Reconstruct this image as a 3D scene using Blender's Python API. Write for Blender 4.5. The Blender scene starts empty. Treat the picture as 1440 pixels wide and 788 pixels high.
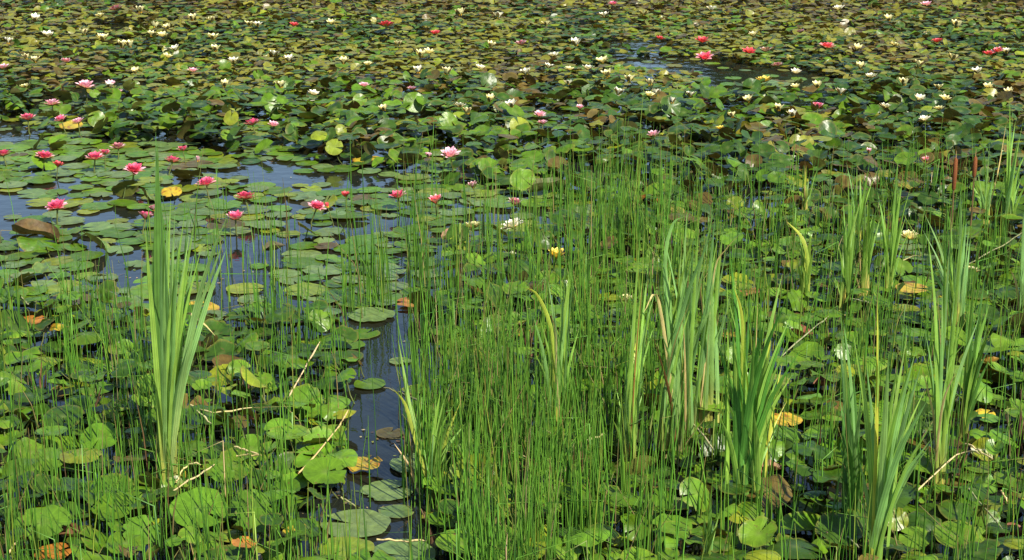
import bpy, math, random
from mathutils import Vector, Matrix, noise as mnoise
from mathutils.bvhtree import BVHTree
R = math.radians
rng = random.Random(11)
scn = bpy.context.scene
COL = scn.collection
U, G, TAU = rng.uniform, rng.gauss, 2*math.pi

# ------------------------------------------------------------------ camera
CAM_H, PITCH, FPX = 2.5, R(16.6), 2400.0
cd = bpy.data.cameras.new('camera'); cam = bpy.data.objects.new('camera', cd); COL.objects.link(cam)
cam.location = (0, 0, CAM_H); cam.rotation_euler = (math.pi/2 - PITCH, 0, 0)
cd.sensor_width = 36; cd.lens = 36*FPX/1440; cd.clip_end = 500
scn.camera = cam
CP, SP = math.cos(PITCH), math.sin(PITCH)
CAMV = Vector((0, 0, CAM_H))
def ray(px, py):
    x, y = (px-720)/FPX, (394-py)/FPX
    return Vector((x, CP + y*SP, -SP + y*CP))
def at(px, py, z=0.0):                      # photo pixel -> point at height z
    d = ray(px, py); return CAMV + d*((z-CAM_H)/d.z)
def at_y(px, py, Y):                        # photo pixel -> point at distance Y
    d = ray(px, py); return CAMV + d*(Y/d.y)
def pix(p):
    v = p - CAMV
    dep = v.y*CP - v.z*SP
    up = v.y*SP + v.z*CP
    return 720 + FPX*v.x/dep, 394 - FPX*up/dep, dep

# ------------------------------------------------------------------ materials
def newmat(name):
    m = bpy.data.materials.new(name); m.use_nodes = True
    nt = m.node_tree; nt.nodes.clear()
    out = nt.nodes.new('ShaderNodeOutputMaterial')
    return m, nt, out
def N(nt, t, **kw):
    n = nt.nodes.new('ShaderNode'+t)
    for k, v in kw.items(): setattr(n, k, v)
    return n
def leafy(name, rough, spec, transl, back=None, veins=False, streak=False, bump=0.0, noise_scale=30, tr_gain=1.6, coat=0.0):
    m, nt, out = newmat(name); L = nt.links.new
    tint = N(nt, 'Attribute', attribute_name='tint')
    tc = N(nt, 'TexCoord')
    nz = N(nt, 'TexNoise'); nz.inputs['Scale'].default_value = noise_scale; nz.inputs['Detail'].default_value = 4
    L(tc.outputs['Object'], nz.inputs['Vector'])
    mr = N(nt, 'MapRange'); mr.inputs['From Min'].default_value = .3; mr.inputs['From Max'].default_value = .7
    mr.inputs['To Min'].default_value = .72; mr.inputs['To Max'].default_value = 1.25
    L(nz.outputs['Fac'], mr.inputs['Value'])
    vm = N(nt, 'VectorMath', operation='SCALE'); L(tint.outputs['Color'], vm.inputs[0]); L(mr.outputs['Result'], vm.inputs['Scale'])
    col = vm.outputs['Vector']; hgt = nz.outputs['Fac']
    if veins:
        luv = N(nt, 'Attribute', attribute_name='luv')
        sx = N(nt, 'SeparateXYZ'); L(luv.outputs['Vector'], sx.inputs[0])
        an = N(nt, 'Math', operation='ARCTAN2'); L(sx.outputs['Y'], an.inputs[0]); L(sx.outputs['X'], an.inputs[1])
        k = N(nt, 'Math', operation='MULTIPLY'); L(an.outputs[0], k.inputs[0]); k.inputs[1].default_value = 9
        s = N(nt, 'Math', operation='SINE'); L(k.outputs[0], s.inputs[0])
        a = N(nt, 'Math', operation='ABSOLUTE'); L(s.outputs[0], a.inputs[0])
        vr = N(nt, 'MapRange'); vr.inputs['From Min'].default_value = 0; vr.inputs['From Max'].default_value = .3
        vr.inputs['To Min'].default_value = 1.3; vr.inputs['To Max'].default_value = 1.0
        L(a.outputs[0], vr.inputs['Value'])
        v2 = N(nt, 'VectorMath', operation='SCALE'); L(col, v2.inputs[0]); L(vr.outputs['Result'], v2.inputs['Scale'])
        # brown specks and nibbled patches
        n2 = N(nt, 'TexNoise'); n2.inputs['Scale'].default_value = 55; n2.inputs['Detail'].default_value = 3
        L(tc.outputs['Object'], n2.inputs['Vector'])
        r2 = N(nt, 'MapRange'); r2.inputs['From Min'].default_value = .66; r2.inputs['From Max'].default_value = .74
        L(n2.outputs['Fac'], r2.inputs['Value'])
        mx = N(nt, 'MixRGB'); L(r2.outputs['Result'], mx.inputs['Fac']); L(v2.outputs['Vector'], mx.inputs['Color1'])
        mx.inputs['Color2'].default_value = (.10, .06, .02, 1)
        col = mx.outputs['Color']
    if streak:
        mp = N(nt, 'Attribute', attribute_name='luv')
        sx = N(nt, 'SeparateXYZ'); L(mp.outputs['Vector'], sx.inputs[0])
        k = N(nt, 'Math', operation='MULTIPLY'); L(sx.outputs['X'], k.inputs[0]); k.inputs[1].default_value = 16
        s = N(nt, 'Math', operation='SINE'); L(k.outputs[0], s.inputs[0])
        vr = N(nt, 'MapRange'); vr.inputs['From Min'].default_value = -1; vr.inputs['To Min'].default_value = .78; vr.inputs['To Max'].default_value = 1.15
        L(s.outputs[0], vr.inputs['Value'])
        v2 = N(nt, 'VectorMath', operation='SCALE'); L(col, v2.inputs[0]); L(vr.outputs['Result'], v2.inputs['Scale'])
        col = v2.outputs['Vector']
    if back:
        ge = N(nt, 'NewGeometry')
        mb = N(nt, 'MixRGB'); L(ge.outputs['Backfacing'], mb.inputs['Fac']); L(col, mb.inputs['Color1'])
        bk = N(nt, 'MixRGB'); bk.inputs['Fac'].default_value = .6; L(col, bk.inputs['Color1']); bk.inputs['Color2'].default_value = (*back, 1)
        L(bk.outputs['Color'], mb.inputs['Color2']); col = mb.outputs['Color']
    p = N(nt, 'BsdfPrincipled'); L(col, p.inputs['Base Color'])
    p.inputs['Roughness'].default_value = rough; p.inputs['Specular IOR Level'].default_value = spec
    if coat: p.inputs['Coat Weight'].default_value = coat; p.inputs['Coat Roughness'].default_value = .18
    if bump:
        b = N(nt, 'Bump'); b.inputs['Strength'].default_value = bump; b.inputs['Distance'].default_value = .01
        L(hgt, b.inputs['Height']); L(b.outputs['Normal'], p.inputs['Normal'])
    if transl:
        t = N(nt, 'BsdfTranslucent')
        g = N(nt, 'VectorMath', operation='MULTIPLY'); L(col, g.inputs[0]); g.inputs[1].default_value = (tr_gain*1.25, tr_gain, tr_gain*.45)
        L(g.outputs['Vector'], t.inputs['Color'])
        ms = N(nt, 'MixShader'); ms.inputs['Fac'].default_value = transl
        L(p.outputs[0], ms.inputs[1]); L(t.outputs[0], ms.inputs[2]); L(ms.outputs[0], out.inputs['Surface'])
    else: L(p.outputs[0], out.inputs['Surface'])
    return m
M_PAD = leafy('lily_pad_skin', .37, .36, .16, back=(.075, .05, .022), veins=True, bump=.45, noise_scale=24)
M_BLADE = leafy('cattail_leaf', .42, .4, .30, streak=True, noise_scale=9)
M_RUSH = leafy('rush_stem', .45, .4, .15, noise_scale=4)
M_PETAL = leafy('lily_petal', .5, .3, .30, noise_scale=60, tr_gain=1.05)
M_STAMEN = leafy('lily_stamen', .6, .2, .0, noise_scale=200)
M_STRAW = leafy('dry_straw', .7, .25, .1, noise_scale=40, bump=.2)
M_DEAD = leafy('dead_leaf', .6, .3, .12, noise_scale=45, bump=.5)
M_SPIKE = leafy('cattail_spike_felt', .85, .1, 0, noise_scale=300, bump=.4)
M_CROWN = leafy('tree_foliage', .6, .25, .2, noise_scale=2)

def water_mat():
    m, nt, out = newmat('pond_water_surface'); L = nt.links.new
    p = N(nt, 'BsdfPrincipled')
    tc = N(nt, 'TexCoord')
    n = N(nt, 'TexNoise'); n.inputs['Scale'].default_value = .8; n.inputs['Detail'].default_value = 3
    L(tc.outputs['Object'], n.inputs['Vector'])
    cr = N(nt, 'ValToRGB'); cr.color_ramp.elements[0].color = (.006, .008, .008, 1); cr.color_ramp.elements[1].color = (.014, .016, .010, 1)
    L(n.outputs['Fac'], cr.inputs['Fac']); L(cr.outputs['Color'], p.inputs['Base Color'])
    p.inputs['Roughness'].default_value = .03; p.inputs['IOR'].default_value = 1.333
    w = N(nt, 'TexNoise'); w.inputs['Scale'].default_value = 7; w.inputs['Detail'].default_value = 3
    L(tc.outputs['Object'], w.inputs['Vector'])
    b = N(nt, 'Bump'); b.inputs['Strength'].default_value = .05; b.inputs['Distance'].default_value = .05
    L(w.outputs['Fac'], b.inputs['Height']); L(b.outputs['Normal'], p.inputs['Normal'])
    L(p.outputs[0], out.inputs['Surface']); return m
def ground_mat(name, c1, c2, sc):
    m, nt, out = newmat(name); L = nt.links.new
    p = N(nt, 'BsdfPrincipled'); tc = N(nt, 'TexCoord'); n = N(nt, 'TexNoise')
    n.inputs['Scale'].default_value = sc; n.inputs['Detail'].default_value = 6
    L(tc.outputs['Object'], n.inputs['Vector'])
    cr = N(nt, 'ValToRGB'); cr.color_ramp.elements[0].position = .35; cr.color_ramp.elements[1].position = .65
    cr.color_ramp.elements[0].color = (*c1, 1); cr.color_ramp.elements[1].color = (*c2, 1)
    L(n.outputs['Fac'], cr.inputs['Fac']); L(cr.outputs['Color'], p.inputs['Base Color']); p.inputs['Roughness'].default_value = .9
    L(p.outputs[0], out.inputs['Surface']); return m

# ------------------------------------------------------------------ mesh builder
class MB:
    def __init__(s): s.v, s.f, s.t, s.l = [], [], [], []
    def vert(s, p, tint, luv=(0, 0, 0)):
        s.v.append(tuple(p)); s.t.append(tint); s.l.append(luv); return len(s.v)-1
    def mesh(s, name, mat, smooth=True):
        me = bpy.data.meshes.new(name); me.from_pydata(s.v, [], s.f); me.update()
        a = me.attributes.new('tint', 'FLOAT_COLOR', 'POINT')
        a.data.foreach_set('color', [x for t in s.t for x in (t[0], t[1], t[2], 1.0)])
        b = me.attributes.new('luv', 'FLOAT_VECTOR', 'POINT')
        b.data.foreach_set('vector', [x for t in s.l for x in t])
        if smooth: me.polygons.foreach_set('use_smooth', [True]*len(me.polygons))
        me.materials.append(mat); return me
    def add(s, o):
        k = len(s.v); s.v += o.v; s.t += o.t; s.l += o.l; s.f += [tuple(i+k for i in f) for f in o.f]
    def moved(s, M):
        o = MB(); o.v = [tuple(M @ Vector(p)) for p in s.v]; o.t, o.l, o.f = s.t, s.l, s.f; return o
def link(name, me, parent=None, loc=None):
    o = bpy.data.objects.new(name, me); COL.objects.link(o)
    if parent: o.parent = parent
    if loc is not None: o.location = loc
    return o
def tag(o, label=None, cat=None, group=None, kind=None):
    if label: o['label'] = label
    if cat: o['category'] = cat
    if group: o['group'] = group
    if kind: o['kind'] = kind
    return o
def empty(name, loc, rz=0):
    o = bpy.data.objects.new(name, None); COL.objects.link(o); o.location = loc; o.rotation_euler = (0, 0, rz)
    o.empty_display_size = .05; return o
def mul(c, k): return tuple(x*k for x in c)
def jit(c, a=.15):
    k = 1+U(-a, a); return (c[0]*k*(1+U(-a, a)*.6), c[1]*k, c[2]*k*(1+U(-a, a)*.6))
def lerp(a, b, t): return tuple(x+(y-x)*t for x, y in zip(a, b))

def tube(mb, pts, radii, tints, sides=5):
    prev = None
    for i, p in enumerate(pts):
        d = (pts[min(i+1, len(pts)-1)] - pts[max(i-1, 0)]).normalized()
        a = d.cross(Vector((.31, .9, .12))).normalized(); b = d.cross(a)
        row = [mb.vert(p + (a*math.cos(k*TAU/sides) + b*math.sin(k*TAU/sides))*radii[i], tints[i]) for k in range(sides)]
        if prev:
            for k in range(sides): mb.f.append((prev[k], prev[(k+1) % sides], row[(k+1) % sides], row[k]))
        prev = row
def spline(P, n):
    Q = [P[0]*2-P[1]] + list(P) + [P[-1]*2-P[-2]]; out = []
    for i in range(n+1):
        t = i/n*(len(P)-1); k = min(int(t), len(P)-2); u = t-k
        a, b, c, d = Q[k:k+4]
        out.append(.5*((2*b) + (c-a)*u + (2*a-5*b+4*c-d)*u*u + (3*b-a-3*c+d)*u**3))
    return out

# ------------------------------------------------------------------ setting: water, bed, banks
def sheet(name, mat, pts, label):
    mb = MB(); mb.f.append(tuple(mb.vert(p, (1, 1, 1)) for p in pts))
    o = link(name, mb.mesh(name, mat, False)); return tag(o, label, kind='structure')
sheet('pond_water', water_mat(), [(-45, 2.6, 0), (45, 2.6, 0), (45, 37, 0), (-45, 37, 0)], 'dark still pond water reflecting the blue sky between lily pads')
def bank(name, y0, y1, z0, z1, label):
    mb = MB(); nx, ny = 60, 14; idx = []
    for j in range(ny+1):
        for i in range(nx+1):
            x = -60+120*i/nx; t = j/ny; y = y0+(y1-y0)*t
            z = z0+(z1-z0)*(t*t*(3-2*t)) + (.25*mnoise.noise(Vector((x*.2, y*.3, 1))) if 0 < j else 0)
            idx.append(mb.vert((x, y, z), (1, 1, 1)))
    for j in range(ny):
        for i in range(nx):
            a = j*(nx+1)+i; mb.f.append((a, a+1, a+nx+2, a+nx+1))
    o = link(name, mb.mesh(name, ground_mat(name+'_soil', (.03, .05, .015), (.06, .10, .03), 3))); tag(o, label, kind='structure')
bank('far_bank', 33, 80, -.4, 3.0, 'grassy far bank beyond the pond')
bank('near_bank', 3.4, -12, -.4, .95, 'grassy near bank at the edge of the pond')

# ------------------------------------------------------------------ which zone a photo pixel lies in
def inside(poly, x, y):
    c = False; j = len(poly)-1
    for i in range(len(poly)):
        xi, yi = poly[i]; xj, yj = poly[j]
        if (yi > y) != (yj > y) and x < (xj-xi)*(y-yi)/(yj-yi)+xi: c = not c
        j = i
    return c
CHANNEL = [(488, 450), (560, 436), (630, 455), (622, 540), (600, 600), (606, 660), (615, 830), (450, 830), (450, 720), (500, 650), (482, 590), (508, 530)]
POND = [(-300, 190), (0, 172), (60, 178), (150, 195), (240, 190), (330, 212), (410, 203), (440, 228), (530, 234), (620, 250), (700, 262), (790, 268), (860, 292), (840, 318), (700, 325), (630, 350), (628, 450), (520, 452), (420, 432), (300, 452), (200, 425), (60, 420), (0, 405), (-300, 420)]
CLEAR = [[(335, 222), (405, 214), (440, 234), (520, 250), (430, 254), (370, 256), (335, 245)], [(-60, 275), (40, 262), (60, 285), (30, 325), (-60, 330)], [(95, 292), (190, 288), (205, 306), (120, 318)],
         [(285, 330), (400, 318), (430, 345), (380, 372), (430, 400), (400, 430), (300, 430), (272, 390)], [(455, 308), (520, 296), (600, 296), (560, 316), (500, 334)], [(630, 287), (770, 284), (775, 304), (660, 312)],
         [(140, 352), (205, 345), (215, 405), (150, 400)], [(600, 335), (630, 330), (625, 420), (590, 410)]]
SLOT = [(855, 78), (930, 75), (1010, 82), (1120, 94), (1200, 112), (1205, 124), (1140, 132), (1030, 130), (1000, 116), (950, 101), (868, 92)]
CLEAR += [[(-40, 168), (30, 166), (70, 186), (20, 200), (-40, 200)], [(440, 238), (560, 240), (590, 262), (470, 262)], [(60, 246), (110, 243), (120, 258), (70, 262)], [(390, 300), (440, 296), (450, 316), (400, 322)], [(505, 455), (560, 445), (565, 520), (535, 530)], [(545, 700), (600, 700), (602, 765), (555, 760)]]
PATCH = [(1030, 268), (1085, 262), (1090, 300), (1040, 312)]
def zone(px, py):
    n = mnoise.noise(Vector((px*.02, py*.035, 3)))*9; m = mnoise.noise(Vector((px*.02, py*.035, 9)))*6
    x, y = px+n, py+m
    if inside(SLOT, x, py+m*.4): return 'slot'
    if inside(PATCH, x, y): return 'clear'
    for c in CLEAR:
        if inside(c, x, y): return 'clear'
    if inside(CHANNEL, x, y): return 'channel'
    if inside(POND, x, y): return 'float'
    if y > 330: return 'near'
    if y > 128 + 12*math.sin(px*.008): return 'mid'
    return 'far'

GREEN, DEEP, YELGRN, OLIVE = (.066, .134, .006), (.030, .068, .005), (.150, .190, .010), (.150, .150, .016)
GREY, YELLOW, ORANGE, BRONZE = (.108, .165, .045), (.40, .29, .02), (.30, .13, .02), (.085, .060, .012)
LIGHT = (.090, .178, .010)
def pick(tbl):
    s = rng.random()*sum(w for _, w in tbl)
    for c, w in tbl:
        s -= w
        if s <= 0: return c
    return tbl[-1][0]
CNAME = {GREEN: 'mid-green', DEEP: 'dark green', YELGRN: 'yellow-green', OLIVE: 'olive', GREY: 'grey-green', YELLOW: 'yellow', ORANGE: 'orange', BRONZE: 'bronze', LIGHT: 'bright green'}
ZT = {  # radius lo/hi, spacing, tilt sigma deg, height lo/hi, palette
 'near': (.038, .092, .53, 19, 0, .15, [(GREEN, 5), (DEEP, 4.5), (LIGHT, 3.4), (YELGRN, .9), (BRONZE, .45), (YELLOW, .07), (ORANGE, .05)]),
 'channel': (.05, .09, 4.5, 2, 0, .004, [(GREEN, 3), (GREY, 3), (YELGRN, 1)]),
 'float': (.055, .120, .62, 3, 0, .014, [(GREY, 4), (GREEN, 3), (LIGHT, 2), (YELGRN, 2.2), (YELLOW, .12), (BRONZE, .3)]),
 'clear': (.05, .08, 3.2, 2, 0, .004, [(GREY, 3), (GREEN, 1), (YELGRN, 1)]),
 'slot': (.05, .08, 1.9, 2, 0, .005, [(OLIVE, 3), (GREY, 2)]),
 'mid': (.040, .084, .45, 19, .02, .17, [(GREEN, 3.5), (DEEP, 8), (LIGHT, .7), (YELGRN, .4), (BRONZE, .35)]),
 'far': (.030, .062, .43, 9, .0, .10, [(OLIVE, 5.0), (YELGRN, 1.4), (GREEN, 3.2), (DEEP, 1.0), (BRONZE, .6)]),
}
pads = []   # dict(x,y,z,r,tilt,az,yaw,fold,cup,c,cn)
CELL = .26; grid = {}
def fits(x, y, r, s):
    i, j = int(x//CELL), int(y//CELL)
    for a in range(i-2, i+3):
        for b in range(j-2, j+3):
            for (qx, qy, qr, qs) in grid.get((a, b), ()):
                if (qx-x)**2+(qy-y)**2 < (max(s, qs)*(r+qr) if max(s, qs) < 1 else s*(r+qr) if s > 1 and qs > 1 else .95*(r+qr))**2: return False
    return True
def put(x, y, z, r, s, tilt, az, c, fold=0.0, cup=.02, named=None):
    grid.setdefault((int(x//CELL), int(y//CELL)), []).append((x, y, r, s))
    d = dict(x=x, y=y, z=z, r=r, tilt=tilt, az=az, yaw=U(0, TAU), fold=fold, cup=cup, c=jit(c), cn=CNAME[c], named=named)
    pads.append(d); return d
# pads the photo shows one by one: x, y, width in pixels, colour, height, tilt, tilt towards (deg)
HAND = [(500, 737, 96, GREY, .01, 0, 0), (566, 780, 96, GREY, .006, 0, 0), (487, 772, 80, YELGRN, .012, 0, 0), (545, 690, 74, GREY, .006, 0, 0), (582, 652, 72, GREY, .01, 0, 0),
 (512, 652, 62, YELLOW, .03, 14, 200), (548, 609, 40, BRONZE, .004, 0, 0), (522, 443, 68, GREY, .012, 0, 0), (578, 425, 50, ORANGE, .02, 6, 260), (345, 406, 54, YELGRN, .008, 0, 0), (420, 748, 54, YELLOW, .06, 8, 270),
 (1105, 590, 54, YELLOW, .06, 8, 270), (902, 614, 54, YELLOW, .04, 6, 270), (990, 690, 34, YELLOW, .05, 30, 250), (45, 450, 44, ORANGE, .03, 6, 270), (75, 777, 60, ORANGE, .03, 10, 250),
 (327, 778, 34, ORANGE, .04, 10, 270), (241, 270, 34, YELLOW, .06, 35, 270), (264, 245, 44, DEEP, .05, 30, 90), (100, 176, 40, YELLOW, .05, 20, 270), (470, 207, 30, YELGRN, .12, 55, 270),
 (325, 166, 26, YELGRN, .16, 60, 260), (1385, 583, 34, YELLOW, .06, 20, 270), (735, 468, 34, YELLOW, .03, 6, 270), (585, 548, 40, YELGRN, .01, 0, 0), (520, 540, 46, GREEN, .01, 0, 0), (430, 408, 64, YELGRN, .01, 0, 0),
 (520, 226, 60, YELLOW, .01, 2, 270), (1077, 118, 70, GREY, .004, 0, 0), (735, 252, 44, LIGHT, .12, 45, 270), (540, 380, 62, GREY, .01, 0, 0), (455, 380, 60, GREY, .01, 0, 0), (500, 350, 62, GREEN, .01, 0, 0), (400, 385, 46, GREY, .008, 0, 0),
 (280, 715, 96, LIGHT, .13, 22, 285), (355, 712, 70, GREEN, .13, 30, 300), (60, 735, 92, LIGHT, .1, 14, 270), (160, 712, 70, GREEN, .1, 20, 250), (200, 745, 66, LIGHT, .08, 24, 300), (140, 615, 66, GREEN, .12, 28, 260), (945, 742, 70, GREEN, .08, 16, 270),
 (600, 385, 44, GREY, .01, 0, 0), (1180, 745, 80, DEEP, .1, 20, 265), (1345, 752, 76, GREEN, .08, 14, 270), (1300, 650, 60, GREEN, .1, 22, 300), (150, 690, 80, GREEN, .05, 10, 270), (325, 655, 74, GREEN, .07, 12, 270)]
for (px, py, w, c, h, tl, az) in HAND:
    p = at(px, py, h); _, _, dep = pix(p)
    if c in (YELLOW, ORANGE): w *= .85; tl *= .5
    elif h >= .08: w *= .84
    put(p.x, p.y, h, w*dep/FPX/2, .8, R(tl), R(az), c, named=(px, py))
# ------------------------------------------------------------------ the lilies one sees singly: x, y, colour, openness, width, label, short phrase, height
PINK, ROSE, PALE, RED = (.66, .014, .11), (.76, .06, .20), (.85, .42, .55), (.66, .02, .035)
WHITE, CREAM, LEMON, DUSK = (.84, .84, .66), (.82, .79, .38), (.88, .70, .06), (.42, .09, .12)
NEARF = [
 (120, 118, PALE, .9, 24, 'large pale pink water lily among dark leaves, top left', 'the large pale pink lily', .12),
 (155, 116, PALE, .6, 14, 'small whitish pink water lily right of the large pale pink one', None, .12), (165, 126, PALE, .8, 14, 'small whitish pink water lily just below another pale one', None, .10),
 (73, 142, PALE, 1, 22, 'open light pink water lily at the far edge of the open water', 'the light pink lily', .10), (39, 163, PINK, .8, 20, 'deep pink water lily upright at the far left of the pads', 'the upright deep pink lily', .08),
 (86, 165, ROSE, .7, 16, 'rose water lily half open beside a yellow pad', None, .08), (110, 167, PALE, .9, 17, 'whitish pink water lily behind the yellow raised pad', None, .08),
 (355, 170, ROSE, .9, 22, 'rose water lily alone in front of dark raised leaves', 'the lone rose lily', .06), (384, 172, PALE, .8, 15, 'whitish water lily right of the lone rose one', None, .08),
 (4, 213, PINK, 1, 24, 'pink water lily cut by the left border', None, .05), (62, 216, PINK, 1, 25, 'wide-open pink water lily over a dark pad, upper left', 'the wide-open pink lily over a dark pad', .06),
 (81, 228, RED, .6, 14, 'small dark red water lily touching an orange leaf', None, .05), (133, 218, PINK, .9, 24, 'larger lily of the touching deep pink pair', 'the deep pink pair', .07), (147, 211, PINK, .8, 16, 'smaller lily of the touching deep pink pair', None, .08),
 (166, 203, DUSK, .9, 20, 'dusky faded pink water lily right of the deep pink pair', None, .05), (188, 235, PINK, 1, 28, 'flat wide pink water lily left of the tallest cattail tip', 'the flat wide pink lily', .06),
 (242, 222, ROSE, .9, 22, 'pink water lily right of the tallest cattail tip', 'the pink lily by the cattail tip', .06), (257, 206, PINK, .8, 15, 'small crimson water lily above the pink one by the cattail tip', None, .06),
 (278, 221, DUSK, .2, 9, 'closed brownish pink bud standing by open water', None, .06), (290, 253, ROSE, 1, 26, 'pink and white water lily right of a dark tilted pad', 'the pink and white lily', .07),
 (80, 286, ROSE, 1, 30, 'large pink and white water lily alone at left over blue water', 'the large pink and white lily at left', .07), (204, 301, ROSE, .7, 22, 'pink water lily with pale petals left of the tallest cattail', 'the pale-petalled pink lily', .06), (216, 289, DUSK, .6, 15, 'faded pink lily touching the tallest cattail', None, .07),
 (345, 273, PINK, 1, 29, 'vivid crimson pink water lily in the middle of the pads', 'the vivid crimson lily', .07), (331, 302, ROSE, .8, 24, 'salmon pink water lily below the vivid crimson one', 'the salmon pink lily', .06),
 (445, 286, PINK, .9, 23, 'pink water lily with bud beside it, over raised dark leaves', 'the pink lily with a bud', .08), (461, 285, RED, .2, 9, 'dark red bud beside the pink lily', None, .08), (486, 270, RED, .6, 13, 'small red water lily at the end of the pink row', None, .05),
 (560, 271, PINK, .9, 23, 'crimson water lily by the blue water, centre left', 'the crimson lily by blue water', .06), (613, 279, (.78, .05, .09), .6, 20, 'coral red cup-shaped water lily at the rush edge', 'the coral red cup-shaped lily', .06),
 (633, 214, PALE, .9, 26, 'large mauve pink water lily before the raised leaves', 'the large mauve pink lily', .08), (602, 215, PALE, .5, 11, 'small mauve bud-like lily left of the large mauve one', None, .08), (666, 258, DUSK, .5, 15, 'dull red half-closed water lily behind rushes', None, .06), (723, 281, DUSK, .7, 18, 'withered pinkish water lily above the white star-shaped one', None, .04),
 (665, 314, CREAM, .8, 23, 'creamy water lily left of the white star-shaped one', 'the creamy lily', .05), (722, 312, WHITE, 1, 30, 'white star-shaped water lily with yellow heart in the rushes', 'the white star-shaped lily', .05),
 (782, 355, LEMON, .6, 24, 'pale lemon water lily standing among rushes', 'the lemon lily among rushes', .10), (880, 416, CREAM, .7, 20, 'pale yellow water lily half hidden by rushes', 'the half hidden pale yellow lily', .08), (720, 352, WHITE, .5, 10, 'small closed white lily among rushes under the white star-shaped one', None, .05),
 (975, 684, CREAM, .6, 18, 'pale lily half sunk beside a yellow pad, lower right', 'the half sunk pale lily', .05), (1279, 328, CREAM, .8, 22, 'cream water lily right of the three bright cattails', 'the cream lily behind the cattails', .07), (1366, 376, CREAM, .8, 22, 'cream water lily between far right cattail leaves', 'the cream lily in the right cattails', .08),
 (920, 186, PALE, .8, 18, 'light mauve water lily on the far edge above the rushes', 'the light mauve lily', .12), (815, 148, PALE, .6, 11, 'small pink lily in the dark band, centre', None, .12), (759, 158, PALE, .8, 16, 'blush water lily, rear one of two, centre', None, .12), (763, 169, PALE, .8, 14, 'blush water lily, front one of two, centre', 'the two blush lilies', .12),
 (1150, 147, ROSE, .6, 16, 'pink goblet water lily on the right of the field', 'the pink goblet lily', .12), (1222, 209, PALE, .4, 10, 'small blush bud over dark leaves at right', None, .12), (1303, 222, (.8, .22, .25), .4, 12, 'salmon bud on a tall stem left of the brown spikes', 'the salmon bud', .14)]
FSPOT = [(q[0], q[1], q[4]) for q in NEARF]
def brownish(px, py):
    v = mnoise.noise(Vector((px*.006, py*.014, 40)))
    b = max(0, v-.12)*1.6
    if py < 40: b += .4*(1-py/40) + .4*(px/1440)*(1-py/40)
    if 470 < px < 720 and 110 < py < 215: b += .12
    if 1050 < px < 1250 and 160 < py < 220: b += .15
    return b
def scatter(n, ylo, yhi):
    for _ in range(n):
        y = math.exp(U(math.log(ylo), math.log(yhi))); x = U(-1, 1)*(.36*y+1.8)
        px, py, dep = pix(Vector((x, y, .03)))
        z = zone(px, py)
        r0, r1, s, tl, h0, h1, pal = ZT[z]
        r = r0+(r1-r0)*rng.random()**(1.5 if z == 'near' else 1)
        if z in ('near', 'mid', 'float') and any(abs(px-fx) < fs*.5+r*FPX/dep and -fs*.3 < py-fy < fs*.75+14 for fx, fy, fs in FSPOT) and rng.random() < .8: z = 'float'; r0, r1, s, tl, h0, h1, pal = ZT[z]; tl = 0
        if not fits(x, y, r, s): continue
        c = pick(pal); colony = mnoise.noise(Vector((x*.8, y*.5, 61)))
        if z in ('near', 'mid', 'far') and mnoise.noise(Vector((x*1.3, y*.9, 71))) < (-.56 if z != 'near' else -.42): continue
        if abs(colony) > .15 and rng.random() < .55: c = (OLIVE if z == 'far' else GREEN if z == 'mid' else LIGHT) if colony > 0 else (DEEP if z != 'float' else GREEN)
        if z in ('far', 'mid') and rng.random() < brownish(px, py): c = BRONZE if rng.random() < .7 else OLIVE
        lump = .5+.5*mnoise.noise(Vector((x*1.1, y*1.1, 5)))
        if z in ('near', 'mid', 'far'):
            h = h0+(h1-h0)*rng.random()*(.4+.9*lump); t = abs(G(0, tl)); az = U(0, TAU)
            if rng.random() < (.16 if z == 'mid' else .06 if z == 'far' else .09): t = U(35, 65)
            fold = max(-.45, min(.6, G(.02, .26))) if rng.random() < .65 else 0; cup = U(-.26, .2)
            if z == 'near' and rng.random() < .2: h, t, fold, cup = U(.004, .02), U(0, 5), 0, .02
        else:
            h = U(h0+.003, h1+.003); t = abs(G(0, tl)); az = U(0, TAU); fold = 0; cup = U(.0, .03)
            if tl and z == 'float' and rng.random() < .09: t, h, fold = U(15, 60), U(.03, .08), U(-.3, .4)
        h = max(h, math.sin(R(t))*r*.75+.004)
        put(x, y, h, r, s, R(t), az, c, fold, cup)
scatter(52000, 4.3, 25.5); scatter(75000, 10.5, 25.5)

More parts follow.
